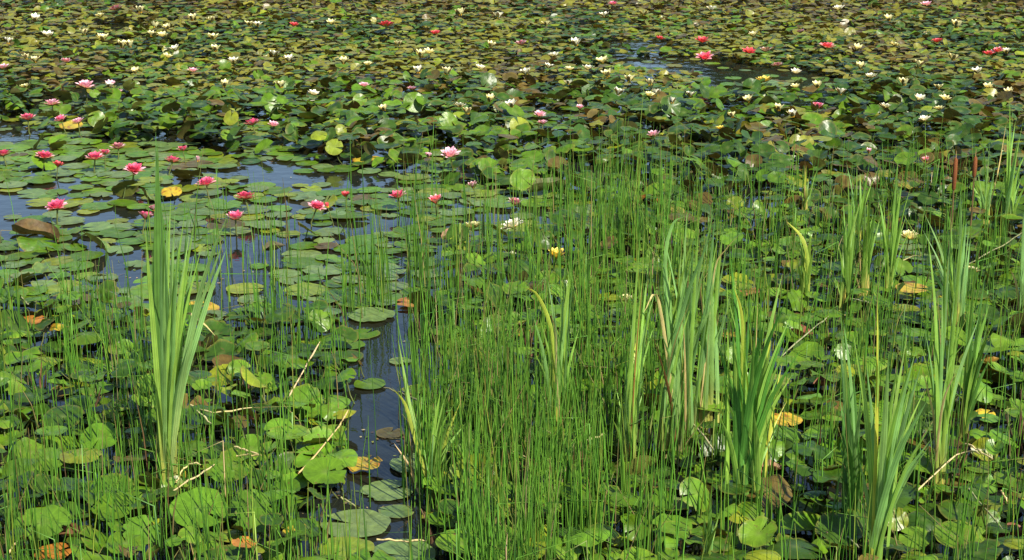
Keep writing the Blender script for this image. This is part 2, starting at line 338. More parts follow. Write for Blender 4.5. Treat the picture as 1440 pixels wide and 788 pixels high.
def pad_mesh(p, seg, rings, origin=True):
    mb = MB(); r = p['r']; gap = U(.12, .5); slit = U(.04, .12)
    k1, k2, f1, f2 = rng.choice((3, 4, 5)), rng.choice((7, 8, 9, 11)), U(0, TAU), U(0, TAU)
    wav = (.055 if p['tilt'] > R(6) else .012)*U(.6, 1.8)
    Mx = Matrix.Rotation(p['az'], 3, 'Z') @ Matrix.Rotation(p['tilt'], 3, 'Y') @ Matrix.Rotation(p['yaw']-p['az'], 3, 'Z')
    o = Vector((0, 0, 0)) if origin else Vector((p['x'], p['y'], p['z']))
    c = p['c']; edge = lerp(c, (.20, .15, .03), .35) if rng.random() < .45 else c
    rust = U(.5, 1) if p['cn'] in ('yellow', 'orange') else 0
    el = U(.95, 1.06)
    def P(rho, th):
        q = rho*(1+.025*math.sin(k1*th+f1)*rho + .012*math.sin(k2*th+f2)*rho)
        x, y = q*math.cos(th)*el, q*math.sin(th)
        z = p['cup']*rho*rho + wav*rho*rho*math.sin(k1*th+f2) + wav*.6*rho**3*math.sin(k2*th+f1) + p['fold']*abs(y)**1.3
        return o + Mx @ (Vector((x, y*(1-.35*abs(p['fold'])), z))*r)
    cen = mb.vert(P(slit, 0), lerp(c, (.16, .2, .05), .4), (0.001, 0, 0))
    prev = None
    for j in range(rings):
        rho = ((j+1)/rings)**.8
        row = []
        for i in range(seg+1):
            g = gap*(.25+.75*rho)
            th = g/2 + (TAU-g)*i/seg
            t = c if j < rings-1 else edge
            if rust and rng.random() < .3*rho*rust: t = (.22, .08, .015)
            bite = U(.72, .92) if seg >= 22 and j == rings-1 and rng.random() < .05 else 1
            row.append(mb.vert(P(rho*bite, th), t, (math.cos(th)*rho, math.sin(th)*rho, 0)))
        for i in range(seg):
            if prev is None: mb.f.append((cen, row[i], row[i+1]))
            else: mb.f.append((prev[i], row[i], row[i+1], prev[i+1]))
        prev = row
    return mb
def pad_stem(p, origin=True):
    o = Vector((0, 0, 0)) if origin else Vector((p['x'], p['y'], p['z']))
    a = U(0, TAU); k = p['z']+.05
    pts = [o+Vector((0, 0, -.002)), o+Vector((.15*k*math.cos(a), .15*k*math.sin(a), -.5*k)), o+Vector((.5*k*math.cos(a), .5*k*math.sin(a), -k))]
    mb = MB(); c = jit((.07, .09, .02)); tube(mb, pts, [.0035]*3, [c]*3, 4); return mb

# ------------------------------------------------------------------ cattails
CGREEN, CBLUE, CYEL, CSTRAW, CBROWN = (.185, .33, .050), (.165, .305, .085), (.42, .42, .05), (.50, .38, .16), (.22, .10, .035)
CDARK = (.075, .175, .03)  # dark green; shade on left-hand and dark upright leaves put into the colour
def blade(pts, w, c, base, tipc=None, n=14):
    mb = MB(); S = spline(pts, n)
    Lr = sum(((S[i+1]-S[i]).length for i in range(n)))
    face = Vector((U(-.7, .7), -1, 0)).normalized(); tw = U(-1.1, 1.1)
    side0 = face.cross(Vector((0, 0, 1))).normalized(); prev = None
    for i, p in enumerate(S):
        t = i/n; d = (S[min(i+1, n)]-S[max(i-1, 0)]).normalized()
        sd = (Matrix.Rotation(tw*t, 3, d) @ (side0 - d*side0.dot(d))).normalized(); nm = sd.cross(d)
        wd = w*(.55+.45*min(1, t*5))*(1 if t < .55 else max(.03, (1-((t-.55)/.45)**1.6)))/2
        tint = lerp(base, c, min(1, t*3.2)) if t < .32 else c
        if tipc: tint = lerp(tint, tipc, max(0, (t-.5)*2))
        row = [mb.vert(p-sd*wd+nm*wd*.35, tint, (0, t*Lr, 0)), mb.vert(p, tint, (.5, t*Lr, 0)), mb.vert(p+sd*wd+nm*wd*.35, tint, (1, t*Lr, 0))]
        if prev:
            mb.f.append((prev[0], prev[1], row[1], row[0])); mb.f.append((prev[1], prev[2], row[2], row[1]))
        prev = row
    return mb
LANDMARKS = []     # (px, py, short phrase)
clump_bvh = MB()
def clump(base, tips, label, short=None, w=.017, pal=None, baset=(.50, .44, .10), extra=0, straw=0, spread=.03):
    b0 = at(*base); root = empty('cattail', b0); tag(root, label, 'cattail', 'cattails standing in the pond')
    pal = pal or [(CGREEN, 5), (CBLUE, 3), (CYEL, .15)]
    tips = list(tips); xs = [t[-2] if isinstance(t[0], tuple) else t for t in tips]
    plain = [t for t in tips if not isinstance(t[0], tuple)]
    for _ in range(extra+len(plain)//2):
        q = rng.choice(plain); tips.append((q[0]+U(-20, 20)*(base[1]-q[1])/330, q[1]+U(5, 150)*(base[1]-q[1])/330, q[2] if len(q) > 2 and rng.random() < .3 else None))
    for t in tips:
        path = list(t) if isinstance(t[0], tuple) else [t]
        kind = path[-1][2] if len(path[-1]) > 2 else None
        off = Vector((G(0, spread*.4), G(0, spread*.4), -.01)); b = b0+off
        dy = G(0, .10)
        pts = [b]
        if len(path) == 1:
            e = at_y(path[0][0], path[0][1], b0.y+dy); dv = e-b
            pts += [b+Vector((dv.x*.17, dv.y*.17, dv.z*.32)), b+Vector((dv.x*.52, dv.y*.52, dv.z*.70)), e]
        else:
            for k, q in enumerate(path): pts.append(at_y(q[0], q[1], b0.y+dy*(k+1)/len(path)))
        c = {None: None, 'y': lerp(CGREEN, CYEL, .45), 's': CSTRAW, 'b': CBROWN, 'd': CDARK, 't': None}[kind] or pick(pal)
        bs = c if kind in ('s', 'b') else lerp(jit(baset), c, U(0, .7))
        mb = blade(pts, w*U(.55, 1.05)*(.6 if kind in ('s', 'b') else 1.7 if kind == 'd' and base[0] == 240 else 1), jit(c), bs, CSTRAW if kind == 't' else (CYEL if kind == 'y' else None))
        clump_bvh.add(mb)
        mm = mb.moved(Matrix.Translation(-b0))
        o = link('dry_leaf' if kind in ('s', 'b') else 'leaf', mm.mesh('cattail_leaf', M_BLADE), root)
        if kind in ('s', 'b'): o['label'] = 'straw-brown dried leaf' if kind == 'b' else 'pale straw-coloured dried leaf'
    # leaf sheaths packed round the foot
    sh = MB(); 
    for k in range(3):
        a = U(0, TAU); q = Vector((math.cos(a), math.sin(a), 0))*spread*.5
        tube(sh, [q+Vector((0, 0, -.05)), q*.8+Vector((0, 0, .08)), q*.9+Vector((0, 0, U(.14, .22)))], [.009, .008, .003], [jit(baset), jit(baset), jit(CGREEN)], 6)
    link('sheath', sh.mesh('cattail_sheath', M_BLADE), root)
    if short: LANDMARKS.append((base[0], base[1], short))
    return root
clump((240, 694), [(219, 186, 'd'), (222, 200, 'd'), (226, 230), (217, 300, 'd'), (204, 318), (236, 300), (246, 296), (260, 300), (266, 330), (274, 308), (284, 345), [(252, 560), (272, 450), (298, 360), (320, 304)], [(254, 560), (276, 450), (300, 380), (314, 338)], [(254, 560), (278, 470), (300, 400), (318, 352)],
  (270, 365), (232, 340), (228, 290), (254, 360), [(244, 560), (250, 470), (262, 441), (285, 454), (303, 473, 's')], (240, 280), (280, 440), (225, 400)], 'tallest cattail at left, narrow dense fan of leaves with one bent yellow leaf', 'the tallest left cattail', w=.020, pal=[(CBLUE, 5), (CGREEN, 4)], extra=7)
clump((607, 702), [[(583, 615), (570, 570), (551, 545, 'y')], [(590, 620), (575, 560), (560, 478)], (649, 562, 'y'), (641, 532), (646, 508), (620, 548), (613, 560), (600, 590), [(592, 699), (575, 655), (553, 622, 's')], (632, 590)], 'small open cattail beside the dark channel, few splayed leaves', 'the small cattail by the dark channel', w=.016, extra=4, pal=[((.22, .36, .07), 3), (CGREEN, 2)])
clump((786, 625), [[(781, 530), (774, 460), (755, 415), (735, 404, 'y')], [(783, 540), (781, 470), (774, 440, 's')], (795, 372), (806, 388), (790, 392), (762, 405), (750, 445), (815, 460), (771, 396), (800, 420)], 'slim cattail amid dense rushes with two yellow drooping leaf tips', 'the drooping-tipped slim cattail', w=.015, extra=3)
clump((882, 660), [(900, 328), (895, 392), (905, 384, 'b'), (912, 368), (872, 560), (866, 545), (889, 480), (916, 430), (908, 540), (925, 440), (880, 500), (899, 460, 'y')], 'leftmost of the crowded central cattails, thin leaves and one brown stalk', 'the leftmost central cattail', w=.013, extra=3)
clump((948, 645), [[(945, 520), (935, 380), (945, 318), (962, 305)], (932, 325), (945, 350), (925, 395), (966, 300), (984, 292), (992, 283), (955, 400), [(948, 600), (938, 540), (917, 470, 'b')], (1003, 300), (975, 330), [(945, 560), (925, 420), (905, 440, 's')], (960, 330), (972, 420, 's')], 'tall crowded central cattail with blue-green leaves and brown dry foot', 'the tall central cattail', w=.019, pal=[(CBLUE, 6), (CGREEN, 3)], baset=(.4, .27, .10), extra=16, spread=.10)
clump((987, 602), [(1006, 300), (1018, 312), (1022, 345), (1010, 330), [(995, 480), (1005, 380), (1022, 350), (1042, 328, 's')], (998, 380), (990, 375), (1000, 350)], 'cattail behind the tall central one, leaf tip broken and pale', None, w=.016, pal=[(CBLUE, 6), (CGREEN, 3)], extra=9, spread=.07)
clump((1048, 728), [(1028, 364), (1022, 370), (1032, 388), (1048, 420), (1055, 410), (1100, 386), (1106, 420), (1085, 480), (1075, 450), (1060, 470), (1008, 480), (1018, 505), (1030, 460), [(1046, 560), (1044, 450), (1031, 402, 'y')], (1116, 440), (1098, 520), (1040, 520), (1050, 540)], 'broad bright green cattail fan right of the central cattails', 'the broad bright cattail fan', w=.021, pal=[(CGREEN, 7), ((.075, .22, .03), 4)], baset=(.25, .36, .06), extra=18, spread=.06)
clump((1064, 690), [(1066, 410, 's'), (1100, 510), (1090, 430), (1072, 600, 's'), (1080, 640, 'b'), (1078, 500), (1058, 620, 'b')], 'thin yellowed cattail with dry brown foot beside the broad bright fan', None, w=.012, pal=[(CYEL, 3), (CGREEN, 3)], baset=(.5, .33, .13))
clump((1131, 312), [(1132, 226, 's'), (1128, 236), (1150, 236), (1142, 262), (1134, 232, 'y'), (1137, 250)], 'small far cattail with one straw-white upright leaf', 'the far straw-leaved cattail', w=.014)
clump((1132, 438), [[(1137, 375), (1128, 335), (1107, 312, 'y')], [(1136, 370), (1127, 332), (1098, 330, 's')], (1125, 328), (1140, 330), (1146, 345), (1122, 370), (1133, 350, 'y'), (1130, 340)], 'short stout cattail with two leaf tips folded over to the left', 'the short stout cattail', w=.02, pal=[((.13, .22, .03), 3), (CGREEN, 2)], baset=(.36, .36, .06), extra=2)
clump((1187, 442), [[(1184, 420), (1172, 384)], (1183, 300), (1186, 285), (1198, 280), (1206, 300), (1192, 240), (1178, 340), (1212, 275), [(1192, 420), (1212, 395)], (1195, 330)], 'left one of three bright yellow-green cattails in a row', 'the left bright row cattail', w=.015, pal=[((.15, .28, .04), 4), (CGREEN, 2)], extra=3)
clump((1215, 424), [(1208, 334, 's'), (1212, 300), (1226, 250), (1220, 280), (1233, 290), (1204, 370), (1240, 300), (1216, 340), (1200, 385, 's'), (1228, 400, 's')], 'middle one of three bright cattails, straw litter round its foot', None, w=.014, pal=[((.15, .28, .04), 4), (CGREEN, 2)], baset=(.5, .42, .12), extra=2)
clump((1249, 418), [(1234, 270), (1240, 250), (1250, 262), (1263, 222), (1266, 260), (1281, 262), (1272, 290), (1243, 300), [(1256, 412), (1266, 430), (1279, 458, 's')]], 'right one of three bright cattails, splayed like a fan above pale litter', 'the right bright row cattail', w=.014, pal=[((.15, .28, .04), 4), (CGREEN, 2)], baset=(.45, .40, .10), extra=3)
clump((1205, 345), [(1190, 228), (1195, 236), (1205, 230), (1213, 240), (1236, 236), (1223, 232), (1182, 260)], 'sparse far cattail behind the row of three bright ones', None, w=.013, extra=2)
clump((1197, 754), [(1182, 440), (1186, 450), (1180, 480), (1194, 500), (1200, 522), (1211, 560), (1184, 570), (1205, 610), (1190, 520), (1188, 610, 'd'), (1181, 560, 'd'), (1195, 640, 'd'), (1210, 650, 'd')], 'dark upright cattail with straight leaves near the lower edge', 'the dark upright cattail', w=.02, pal=[(CDARK, 4), (CBLUE, 3)], baset=(.14, .22, .04), extra=6)
clump((1228, 806), [(1200, 470), (1218, 510), (1234, 422), (1262, 522), (1276, 470), (1286, 500), (1296, 512), (1301, 546), (1290, 486), (1207, 642), (1240, 600), (1253, 560), (1270, 540), (1282, 530)], 'nearest cattail at the lower edge, wide fan opening to the right', 'the nearest wide cattail fan', w=.02, baset=(.18, .34, .04), extra=8, spread=.03)
clump((1318, 694), [(1304, 320), (1325, 400), (1336, 330), (1329, 290), (1300, 460), [(1325, 580), (1338, 510), (1362, 478)], [(1320, 610), (1328, 560), (1345, 522, 's')], [(1314, 600), (1306, 555), (1294, 508, 's')], (1312, 480), (1346, 390), (1318, 440), (1356, 300), [(1312, 660), (1303, 625), (1291, 607, 's')]], 'tall cattail with thick yellow foot and dry pale leaves around it', 'the yellow-footed cattail', w=.015, baset=(.55, .40, .09), extra=3)
clump((1352, 618), [(1368, 410), (1380, 430), (1395, 435), (1390, 470), (1360, 420), (1399, 462), (1376, 330), (1403, 332), (1372, 480)], 'dark green cattail leaning right behind the yellow-footed one', None, w=.017, pal=[(CGREEN, 3), (CDARK, 3)], baset=(.45, .38, .08), extra=4)
clump((1342, 475), [(1300, 300), (1318, 330), (1338, 312), (1350, 258), (1353, 300), (1363, 320), (1330, 350), (1310, 360)], 'blue-green cattail standing below the two brown spikes', 'the blue-green cattail below the spikes', w=.016, pal=[(CBLUE, 4), (CGREEN, 3)], extra=5)
clump((1385, 326), [(1380, 188), (1374, 240), (1392, 200), (1400, 230), (1366, 250), [(1392, 290), (1404, 240), (1415, 174, 's')], (1388, 240)], 'thin far cattail crossed by one slanting straw leaf', None, w=.014, extra=4)
clump((1415, 328), [(1420, 138), (1424, 146), (1428, 170), (1433, 190), (1410, 230), (1440, 165), (1436, 230), (1445, 210)], 'tall far cattail at the right border', 'the tall far right cattail', w=.018, pal=[(CBLUE, 2), (CGREEN, 3)], extra=6)
clump((1437, 466), [(1434, 340), (1439, 300), (1444, 330), [(1434, 440), (1429, 400), (1420, 378, 's')], (1448, 350), (1440, 420, 'b')], 'brown-footed cattail cut by the right border', None, w=.02, baset=(.45, .20, .06), extra=2)
clump((994, 800), [(982, 738), (989, 720), (1003, 735), (1011, 725), (1000, 700)], 'short cattail shoot rising from the lower edge', None, w=.014)
# brown seed spikes
for (px, y0, y1, yb, lab) in [(1335, 212, 268, 345, 'longer brown cattail spike standing left of its shorter twin'), (1362, 210, 250, 345, 'shorter brown cattail spike standing right of the longer one')]:
    b = at(px, yb); root = empty('cattail_spike', b); tag(root, lab, 'cattail spike', 'brown cattail spikes')
    h0, h1 = (at_y(px, y1, b.y)-b).z, (at_y(px, y0+10, b.y)-b).z; h2 = (at_y(px, y0, b.y)-b).z
    m = MB(); tube(m, [Vector((0, 0, -.02)), Vector((.004, 0, h0*.5)), Vector((0, 0, h0))], [.006, .005, .004], [(.12, .08, .03)]*3, 6); link('stalk', m.mesh('spike_stalk', M_STRAW), root)
    m = MB(); zz = [h0, h0+.012, (h0+h1)/2, h1-.012, h1]; tube(m, [Vector((0, 0, z)) for z in zz], [.004, .011, .0125, .011, .004], [(.16, .055, .02)]*5, 10); link('seed_head', m.mesh('spike_head', M_SPIKE), root)
    m = MB(); tube(m, [Vector((0, 0, h1)), Vector((0, 0, h2))], [.003, .001], [(.3, .2, .08)]*2, 5); link('tip', m.mesh('spike_tip', M_STRAW), root)

# ------------------------------------------------------------------ water lilies
def petal(mb, az, el, r, w, c, tipc, curl):
    Mz = Matrix.Rotation(az, 3, 'Z'); rows = []; n = 5
    for i in range(n+1):
        t = i/n; wd = w*(math.sin(math.pi*min(1, (t*.86+.1)))**.8)*(1 if i < n else .05)/2
        a = el + curl*t; 
        if i == 0: x, z = .10*r, 0.0
        else: x += r/n*math.cos(a); z += r/n*math.sin(a)
        tint = lerp(c, tipc, t)
        rows.append([mb.vert(Mz @ Vector((x-abs(k)*0, k*wd, z+abs(k)*wd*.45)), tint) for k in (-1, 0, 1)])
    for i in range(n):
        for k in (0, 1): mb.f.append((rows[i][k], rows[i+1][k], rows[i+1][k+1], rows[i][k+1]))
def flower_parts(c, opn, r=.065, full=True):
    pm = MB(); rings = [(8, 1.0), (8, .92), (7, .78), (6, .6)] if full else [(7, 1.0), (6, .85), (5, .65)]
    for j, (n, k) in enumerate(rings):
        e = R(90-opn*(78-19*j)) + U(-.05, .05); off = U(0, TAU)
        for i in range(n):
            out = lerp(c, (.94, .80, .84), .65 if j == 0 and c not in (RED, LEMON, WHITE, CREAM) else .12)
            petal(pm, off+i*TAU/n+U(-.12, .12), e+U(-.10, .10), r*k*U(.9, 1.05), r*.42*U(.85, 1.1), mul(c, .8), out, U(.0, .35)*(1 if opn > .6 else .3))
    st = MB()
    for i in range(22):
        a = U(0, TAU); q = U(.05, .2)*r; d = Vector((math.cos(a), math.sin(a), 0))
        tube(st, [d*q, d*q*1.3+Vector((0, 0, r*.22)), d*q*1.1+Vector((0, 0, r*.4))], [.0016, .0016, .0008], [(.75, .42, .03)]*3, 3)
    sp = MB()
    for i in range(4): petal(sp, i*TAU/4+.4, R(90-opn*84), r*.95, r*.40, (.10, .14, .03), (.16, .09, .05), .1)
    for m in (sp,): m.v = [(x, y, z-.004) for x, y, z in m.v]
    return pm, st, sp
PROTO = {}
def flower(px, py, c, opn, size, label, hgt=None, short=None, near=True, grp=None):
    """size = width in photo pixels"""
    h = hgt+.03 if hgt is not None else .035
    p = at(px, py, h+.03); p.z = h; _, _, dep = pix(p)
    sc = size*1.2*dep/FPX/(.135*(.55+.45*opn))
    var = (c, round(opn, 1), rng.randrange(2), near)
    if var not in PROTO:
        a, b, s = flower_parts(c, opn, full=near)
        if near: PROTO[var] = (a.mesh('lily_petals', M_PETAL), b.mesh('lily_stamens', M_STAMEN), s.mesh('lily_sepals', M_PETAL))
        else: a.add(b); a.add(s); PROTO[var] = (a.mesh('water_lily', M_PETAL),)
    ms = PROTO[var]
    if near:
        o = empty('water_lily', p, U(0, TAU))
        link('petals', ms[0], o); link('stamens', ms[1], o); link('sepals', ms[2], o)
        s = MB(); tube(s, [Vector((0, 0, .0)), Vector((U(-.02, .02), 0, -(h+.04)*.6/sc)), Vector((U(-.03, .03), .02, -(h+.05)/sc))], [.005, .005, .005], [(.10, .12, .03)]*3, 5)
        link('stem', s.mesh('lily_stem', M_STRAW), o)
    else:
        o = link('water_lily', ms[0], None, p); o.rotation_euler = (0, 0, U(0, TAU))
    o.scale = (sc,)*3; o.rotation_euler = (U(-.3, .1), U(-.2, .2), o.rotation_euler[2])
    tag(o, label, 'water lily', grp or ('coloured water lilies' if c not in (WHITE, CREAM) else 'white water lilies'))
    if short: LANDMARKS.append((px, py, short))
    return o
for (px, py, c, o, s, lab, sh, h) in NEARF: flower(px, py, c, o, s, lab, h, sh)
FARC = [(543, 33, RED, 18, 'bright red far lily with white side, upper centre', 'the bright red far lily'), (612, 44, RED, 12, 'small scarlet far lily right of the bright red one', None), (733, 59, DUSK, 14, 'dull pink far lily at upper centre', 'the dull pink far lily'), (928, 51, RED, 10, 'narrow scarlet lily above the dark water slot', 'the narrow scarlet lily'),
 (988, 55, RED, 15, 'far red lily above the largest red one by the dark slot', None), (991, 78, (.78, .02, .10), 20, 'largest red lily of the far field, on the dark water slot', 'the largest far red lily'), (1053, 70, RED, 14, 'flat red far lily right of the largest one', None), (1077, 68, ORANGE, 13, 'orange far lily right of the flat red one', None),
 (1163, 63, (.70, .02, .05), 18, 'red far lily alone right of the dark slot', 'the lone red far lily'), (1319, 55, RED, 14, 'faint red far lily, upper right', 'the faint red far lily'), (1391, 73, RED, 13, 'left lily of the touching red pair, upper right', 'the far red pair'), (1404, 68, (.6, .02, .04), 13, 'right lily of the touching red pair, upper right', None),
 (93, 83, DUSK, 12, 'dull red far lily at upper left', 'the dull red far lily'), (413, 32, RED, 10, 'small red far lily, upper left of centre', 'the small red far lily'), (163, 10, DUSK, 16, 'brownish red far lily near the top border, left', 'the brownish red far lily'), (1094, 88, DUSK, 13, 'dusky red lily at the right end of the slot', None), (1126, 42, DUSK, 10, 'dusky lily above the lone red one', None),
 (1075, 110, LEMON, 17, 'bright yellow water lily on the dark water slot', 'the bright yellow lily'), (1013, 176, LEMON, 10, 'small yellow lily in the right dark band', None), (271, 96, PALE, 12, 'pale pink far lily among white ones, left', 'the pale pink far lily'), (4, 92, PALE, 14, 'pinkish far lily cut by the left border', None), (512, 116, PALE, 12, 'pale pink far lily at centre left', None), (579, 121, PALE, 11, 'pale pink far lily above the dark band', 'the pale pink lily above the dark band'), (1303, 4, PALE, 12, 'pale pink lily on the top border, right', None), (862, 3, ROSE, 11, 'pink lily on the top border, centre', 'the pink lily on the top border')]
for (px, py, c, s, lab, sh) in FARC: flower(px, py, c, rng.choice((.8, .9)), s*1.2, lab, U(.10, .17), sh, False, 'coloured lilies of the far field')
FARW = [(67, 48), (118, 45), (145, 52), (171, 62), (182, 62), (235, 76), (236, 37), (218, 35), (212, 47), (228, 47), (247, 67), (303, 68), (270, 25), (298, 26), (350, 32), (362, 33), (299, 51), (385, 74), (406, 82), (328, 83), (37, 79), (50, 83), (11, 57), (141, 20), (48, 25), (197, 14), (483, 85), (517, 87), (591, 76), (603, 70), (588, 98), (628, 100), (779, 75), (771, 91), (801, 94), (827, 93), (847, 84), (855, 103), (799, 114), (914, 115), (913, 130), (923, 130), (869, 128), (646, 145), (657, 155),
 (971, 130), (1053, 138), (1115, 159), (1120, 98), (1119, 118), (1182, 128), (1245, 146), (1292, 90), (1271, 115), (1320, 120), (1329, 135), (1321, 149), (1301, 164), (1292, 137), (1420, 128), (1415, 70), (190, 98), (315, 117), (152, 118), (466, 30), (700, 22), (768, 32), (1205, 66), (1210, 92), (1375, 98), (1180, 10), (1060, 48), (440, 128), (540, 150), (688, 137), (720, 145), (1000, 12), (648, 18), (35, 118), (395, 118), (675, 92), (740, 100), (560, 60), (690, 62), (810, 60), (885, 110), (945, 140), (1150, 118), (1225, 104), (1258, 60), (1340, 80), (1390, 118), (1095, 150), (1030, 160), (850, 20), (905, 18), (1250, 25), (1345, 35)]
FLAB = [l for l in LANDMARKS if l[1] < 235]
def ordn(k): return ('nearest', 'second nearest', 'third nearest', 'fourth nearest', 'fifth nearest', 'sixth nearest', 'seventh nearest', 'eighth nearest', 'ninth nearest', 'tenth nearest')[k] if k < 10 else None
def direction(dx, dy):
    if abs(dx) > abs(dy)*1.3: return 'left of' if dx < 0 else 'right of'
    return 'beyond' if dy < 0 else 'in front of'
def autolabel(items, marks, noun):
    """items: list of (obj, px, py, look) -> one label each, by look, nearest landmark and rank"""
    buck = {}
    for o, px, py, look in items:
        best = min(marks, key=lambda m: (m[0]-px)**2+((m[1]-py)*1.8)**2)
        dx, dy = px-best[0], (py-best[1])*1.8
        buck.setdefault((look, best[2], direction(dx, dy)), []).append((dx*dx+dy*dy, o))
    for (look, sh, di), L in buck.items():
        if len(look.split())+len(sh.split())+len(noun.split())+len(di.split()) > 13: di = {'in front of': 'below', 'left of': 'beside', 'right of': 'right of'}.get(di, di)
        L.sort(key=lambda q: q[0])
        for k, (_, o) in enumerate(L):
            if len(L) == 1: o['label'] = f'{look} {noun} {di} {sh}'
            elif ordn(k): o['label'] = f'{ordn(k)} {look} {noun} {di} {sh}'
            else: o['label'] = f'{look} {noun} farther {di} {sh}'
its = []
for (px, py) in FARW:
    c = rng.choice((WHITE, CREAM, CREAM)); s = U(13, 17)
    o = flower(px, py, c, rng.choice((.4, .5, .6, .8)), s, None, U(.12, .19), None, False, 'white lilies of the far field')
    its.append((o, px, py, 'small white' if c == WHITE else 'small cream'))
autolabel(its, FLAB, 'water lily')

# ------------------------------------------------------------------ pads as objects / as a mass
vis = []
allp = MB(); rng_state = rng.getstate()
for p in pads: allp.add(pad_mesh(p, 8, 1, False))
allp.add(clump_bvh)
bvh = BVHTree.FromPolygons([Vector(v) for v in allp.v], allp.f)
for i, p in enumerate(pads):
    c = Vector((p['x'], p['y'], p['z'])); px, py, dep = pix(c)
    if not (-20 < px < 1460 and -10 < py < 800): continue
    hit = 0; nv = 0
    Mx = Matrix.Rotation(p['az'], 3, 'Z') @ Matrix.Rotation(p['tilt'], 3, 'Y') @ Matrix.Rotation(p['yaw']-p['az'], 3, 'Z')
    for (a, b) in [(0, 0)]+[(.6, k*TAU/6) for k in range(6)]+[(.9, k*TAU/6+.3) for k in range(6)]:
        q = c + Mx @ Vector((a*math.cos(b), a*math.sin(b), p['cup']*a*a+p['fold']*abs(a*math.sin(b))**1.3))*p['r']
        d = q-CAMV; L = d.length; nv += 1
        h = bvh.ray_cast(CAMV, d.normalized(), L-.012)
        x, y, _ = pix(q)
        if h[0] is None and 0 <= x <= 1440 and 0 <= y <= 788: hit += 1
    nrm = Mx @ Vector((0, 0, 1)); area = (p['r']/dep)**2*abs(nrm.dot((CAMV-c).normalized()))
    vis.append((area*hit/nv, i))
vis.sort(reverse=True)
rng.setstate(rng_state)
own = set(i for _, i in vis[:300])
mass = MB(); its = []
for i, p in enumerate(pads):
    dep = pix(Vector((p['x'], p['y'], 0)))[2]
    if i in own:
        o = link('lily_pad', pad_mesh(p, 30, 5).mesh('lily_pad', M_PAD), None, (p['x'], p['y'], p['z']))
        tag(o, None, 'lily pad', 'lily pads nearest the camera')
        if p['z'] > .05: link('stem', pad_stem(p).mesh('pad_stem', M_STRAW), o)
        px, py, _ = pix(o.location)
        look = ('large ' if p['r'] > .1 else 'small ' if p['r'] < .075 else '') + ('folded ' if p['fold'] > .2 else 'upturned ' if p['tilt'] > R(28) else 'tilted ' if p['tilt'] > R(9) else 'flat ') + p['cn']
        its.append((o, px, py, look))
    else:
        far = dep > 11
        mass.add(pad_mesh(p, 14 if far else 22, 3 if far else 4, False))
        if p['z'] > .05 and not far: mass.add(pad_stem(p, False))
autolabel(its, [l for l in LANDMARKS], 'lily pad')
o = link('lily_pads', mass.mesh('lily_pads', M_PAD)); tag(o, 'dense carpet of countless green and olive lily pads filling the pond', 'lily pads', None, 'stuff')

# ------------------------------------------------------------------ dead stems and leaves lying about
STEMS = [([(243, 690), (272, 672), (302, 655)], 'pale straw stem slanting up right from the foot of the tallest cattail'), ([(268, 570), (300, 580), (355, 574)], 'long bowed straw stem lying right of the tallest cattail'), ([(270, 572), (300, 598)], 'short straw stem crossing the bowed one'),
 ([(330, 628), (365, 639)], 'upper of two parallel straw stems, left of the channel'), ([(333, 640), (368, 641)], 'lower of two parallel straw stems, left of the channel'), ([(248, 678), (262, 655), (282, 653)], 'thin arched straw stem beside the tallest cattail foot'),
 ([(540, 545), (570, 555), (600, 571)], 'thin grey stem leaning over the dark channel'), ([(530, 760), (600, 761)], 'thin pale stem lying across the lower channel'), ([(480, 700), (500, 712)], 'short pale twig at the left bank of the channel'), ([(720, 635), (746, 646)], 'short pale stem fallen among the central rushes'),
 ([(755, 601), (770, 606), (785, 622)], 'pale bent stem by the foot of the slim cattail'), ([(822, 622), (850, 611)], 'short pale stem right of the slim cattail foot'), ([(1290, 690), (1318, 664), (1345, 640), (1366, 634), (1378, 638)], 'long arched straw leaf at the yellow-footed cattail'), ([(1358, 622), (1396, 646)], 'straight straw stem right of the yellow-footed cattail'),
 ([(966, 586), (984, 606), (1003, 632)], 'straw stem slanting between the central cattail and bright fan'), ([(1408, 690), (1416, 704)], 'short white stem piece at the lower right'), ([(1362, 688), (1410, 745)], 'thin dark stem slanting down at the lower right'), ([(1180, 744), (1208, 770)], 'pale curved stem under the dark upright cattail'),
 ([(1262, 372), (1280, 362), (1298, 358)], 'thin straw stem behind the three bright cattails'), ([(1196, 420), (1226, 426)], 'pale straw lying at the feet of the bright cattails'), ([(1100, 500), (1135, 470), (1165, 445)], 'long thin green-grey stem slanting right of the bright fan'), ([(1355, 375), (1410, 345), (1440, 325)], 'long grey stem slanting up at the right border'),
 ([(8, 786), (24, 760)], 'pale twig slanting at the lower left corner'), ([(420, 665), (470, 610), (490, 575)], 'long thin stem leaning over pads left of the channel'), ([(40, 428), (30, 418)], 'short grey stem over pads at left'), ([(405, 560), (450, 480)], 'thin leaning rush-like straw left of the channel')]
for pts, lab in STEMS:
    hs = .11 if pts[0][1] < 700 else .08
    P = [at(x, y, hs*(1+.25*k)) for k, (x, y) in enumerate(pts)]; c0 = P[0].copy()
    mb = MB(); S = spline([q-c0 for q in P], 8); S = [q+Vector((0, 0, G(0, .0025))) for q in S]
    c = jit((.52, .43, .20), .25) if 'dark' not in lab and 'grey' not in lab else jit((.22, .22, .10))
    tube(mb, S, [.0036*U(.7, 1.2) for _q in range(8)]+[.0015], [c]*9, 5)
    o = link('dry_reed', mb.mesh('dry_reed', M_STRAW), None, c0); tag(o, lab, 'dead stem', 'dead stems lying over the pads')
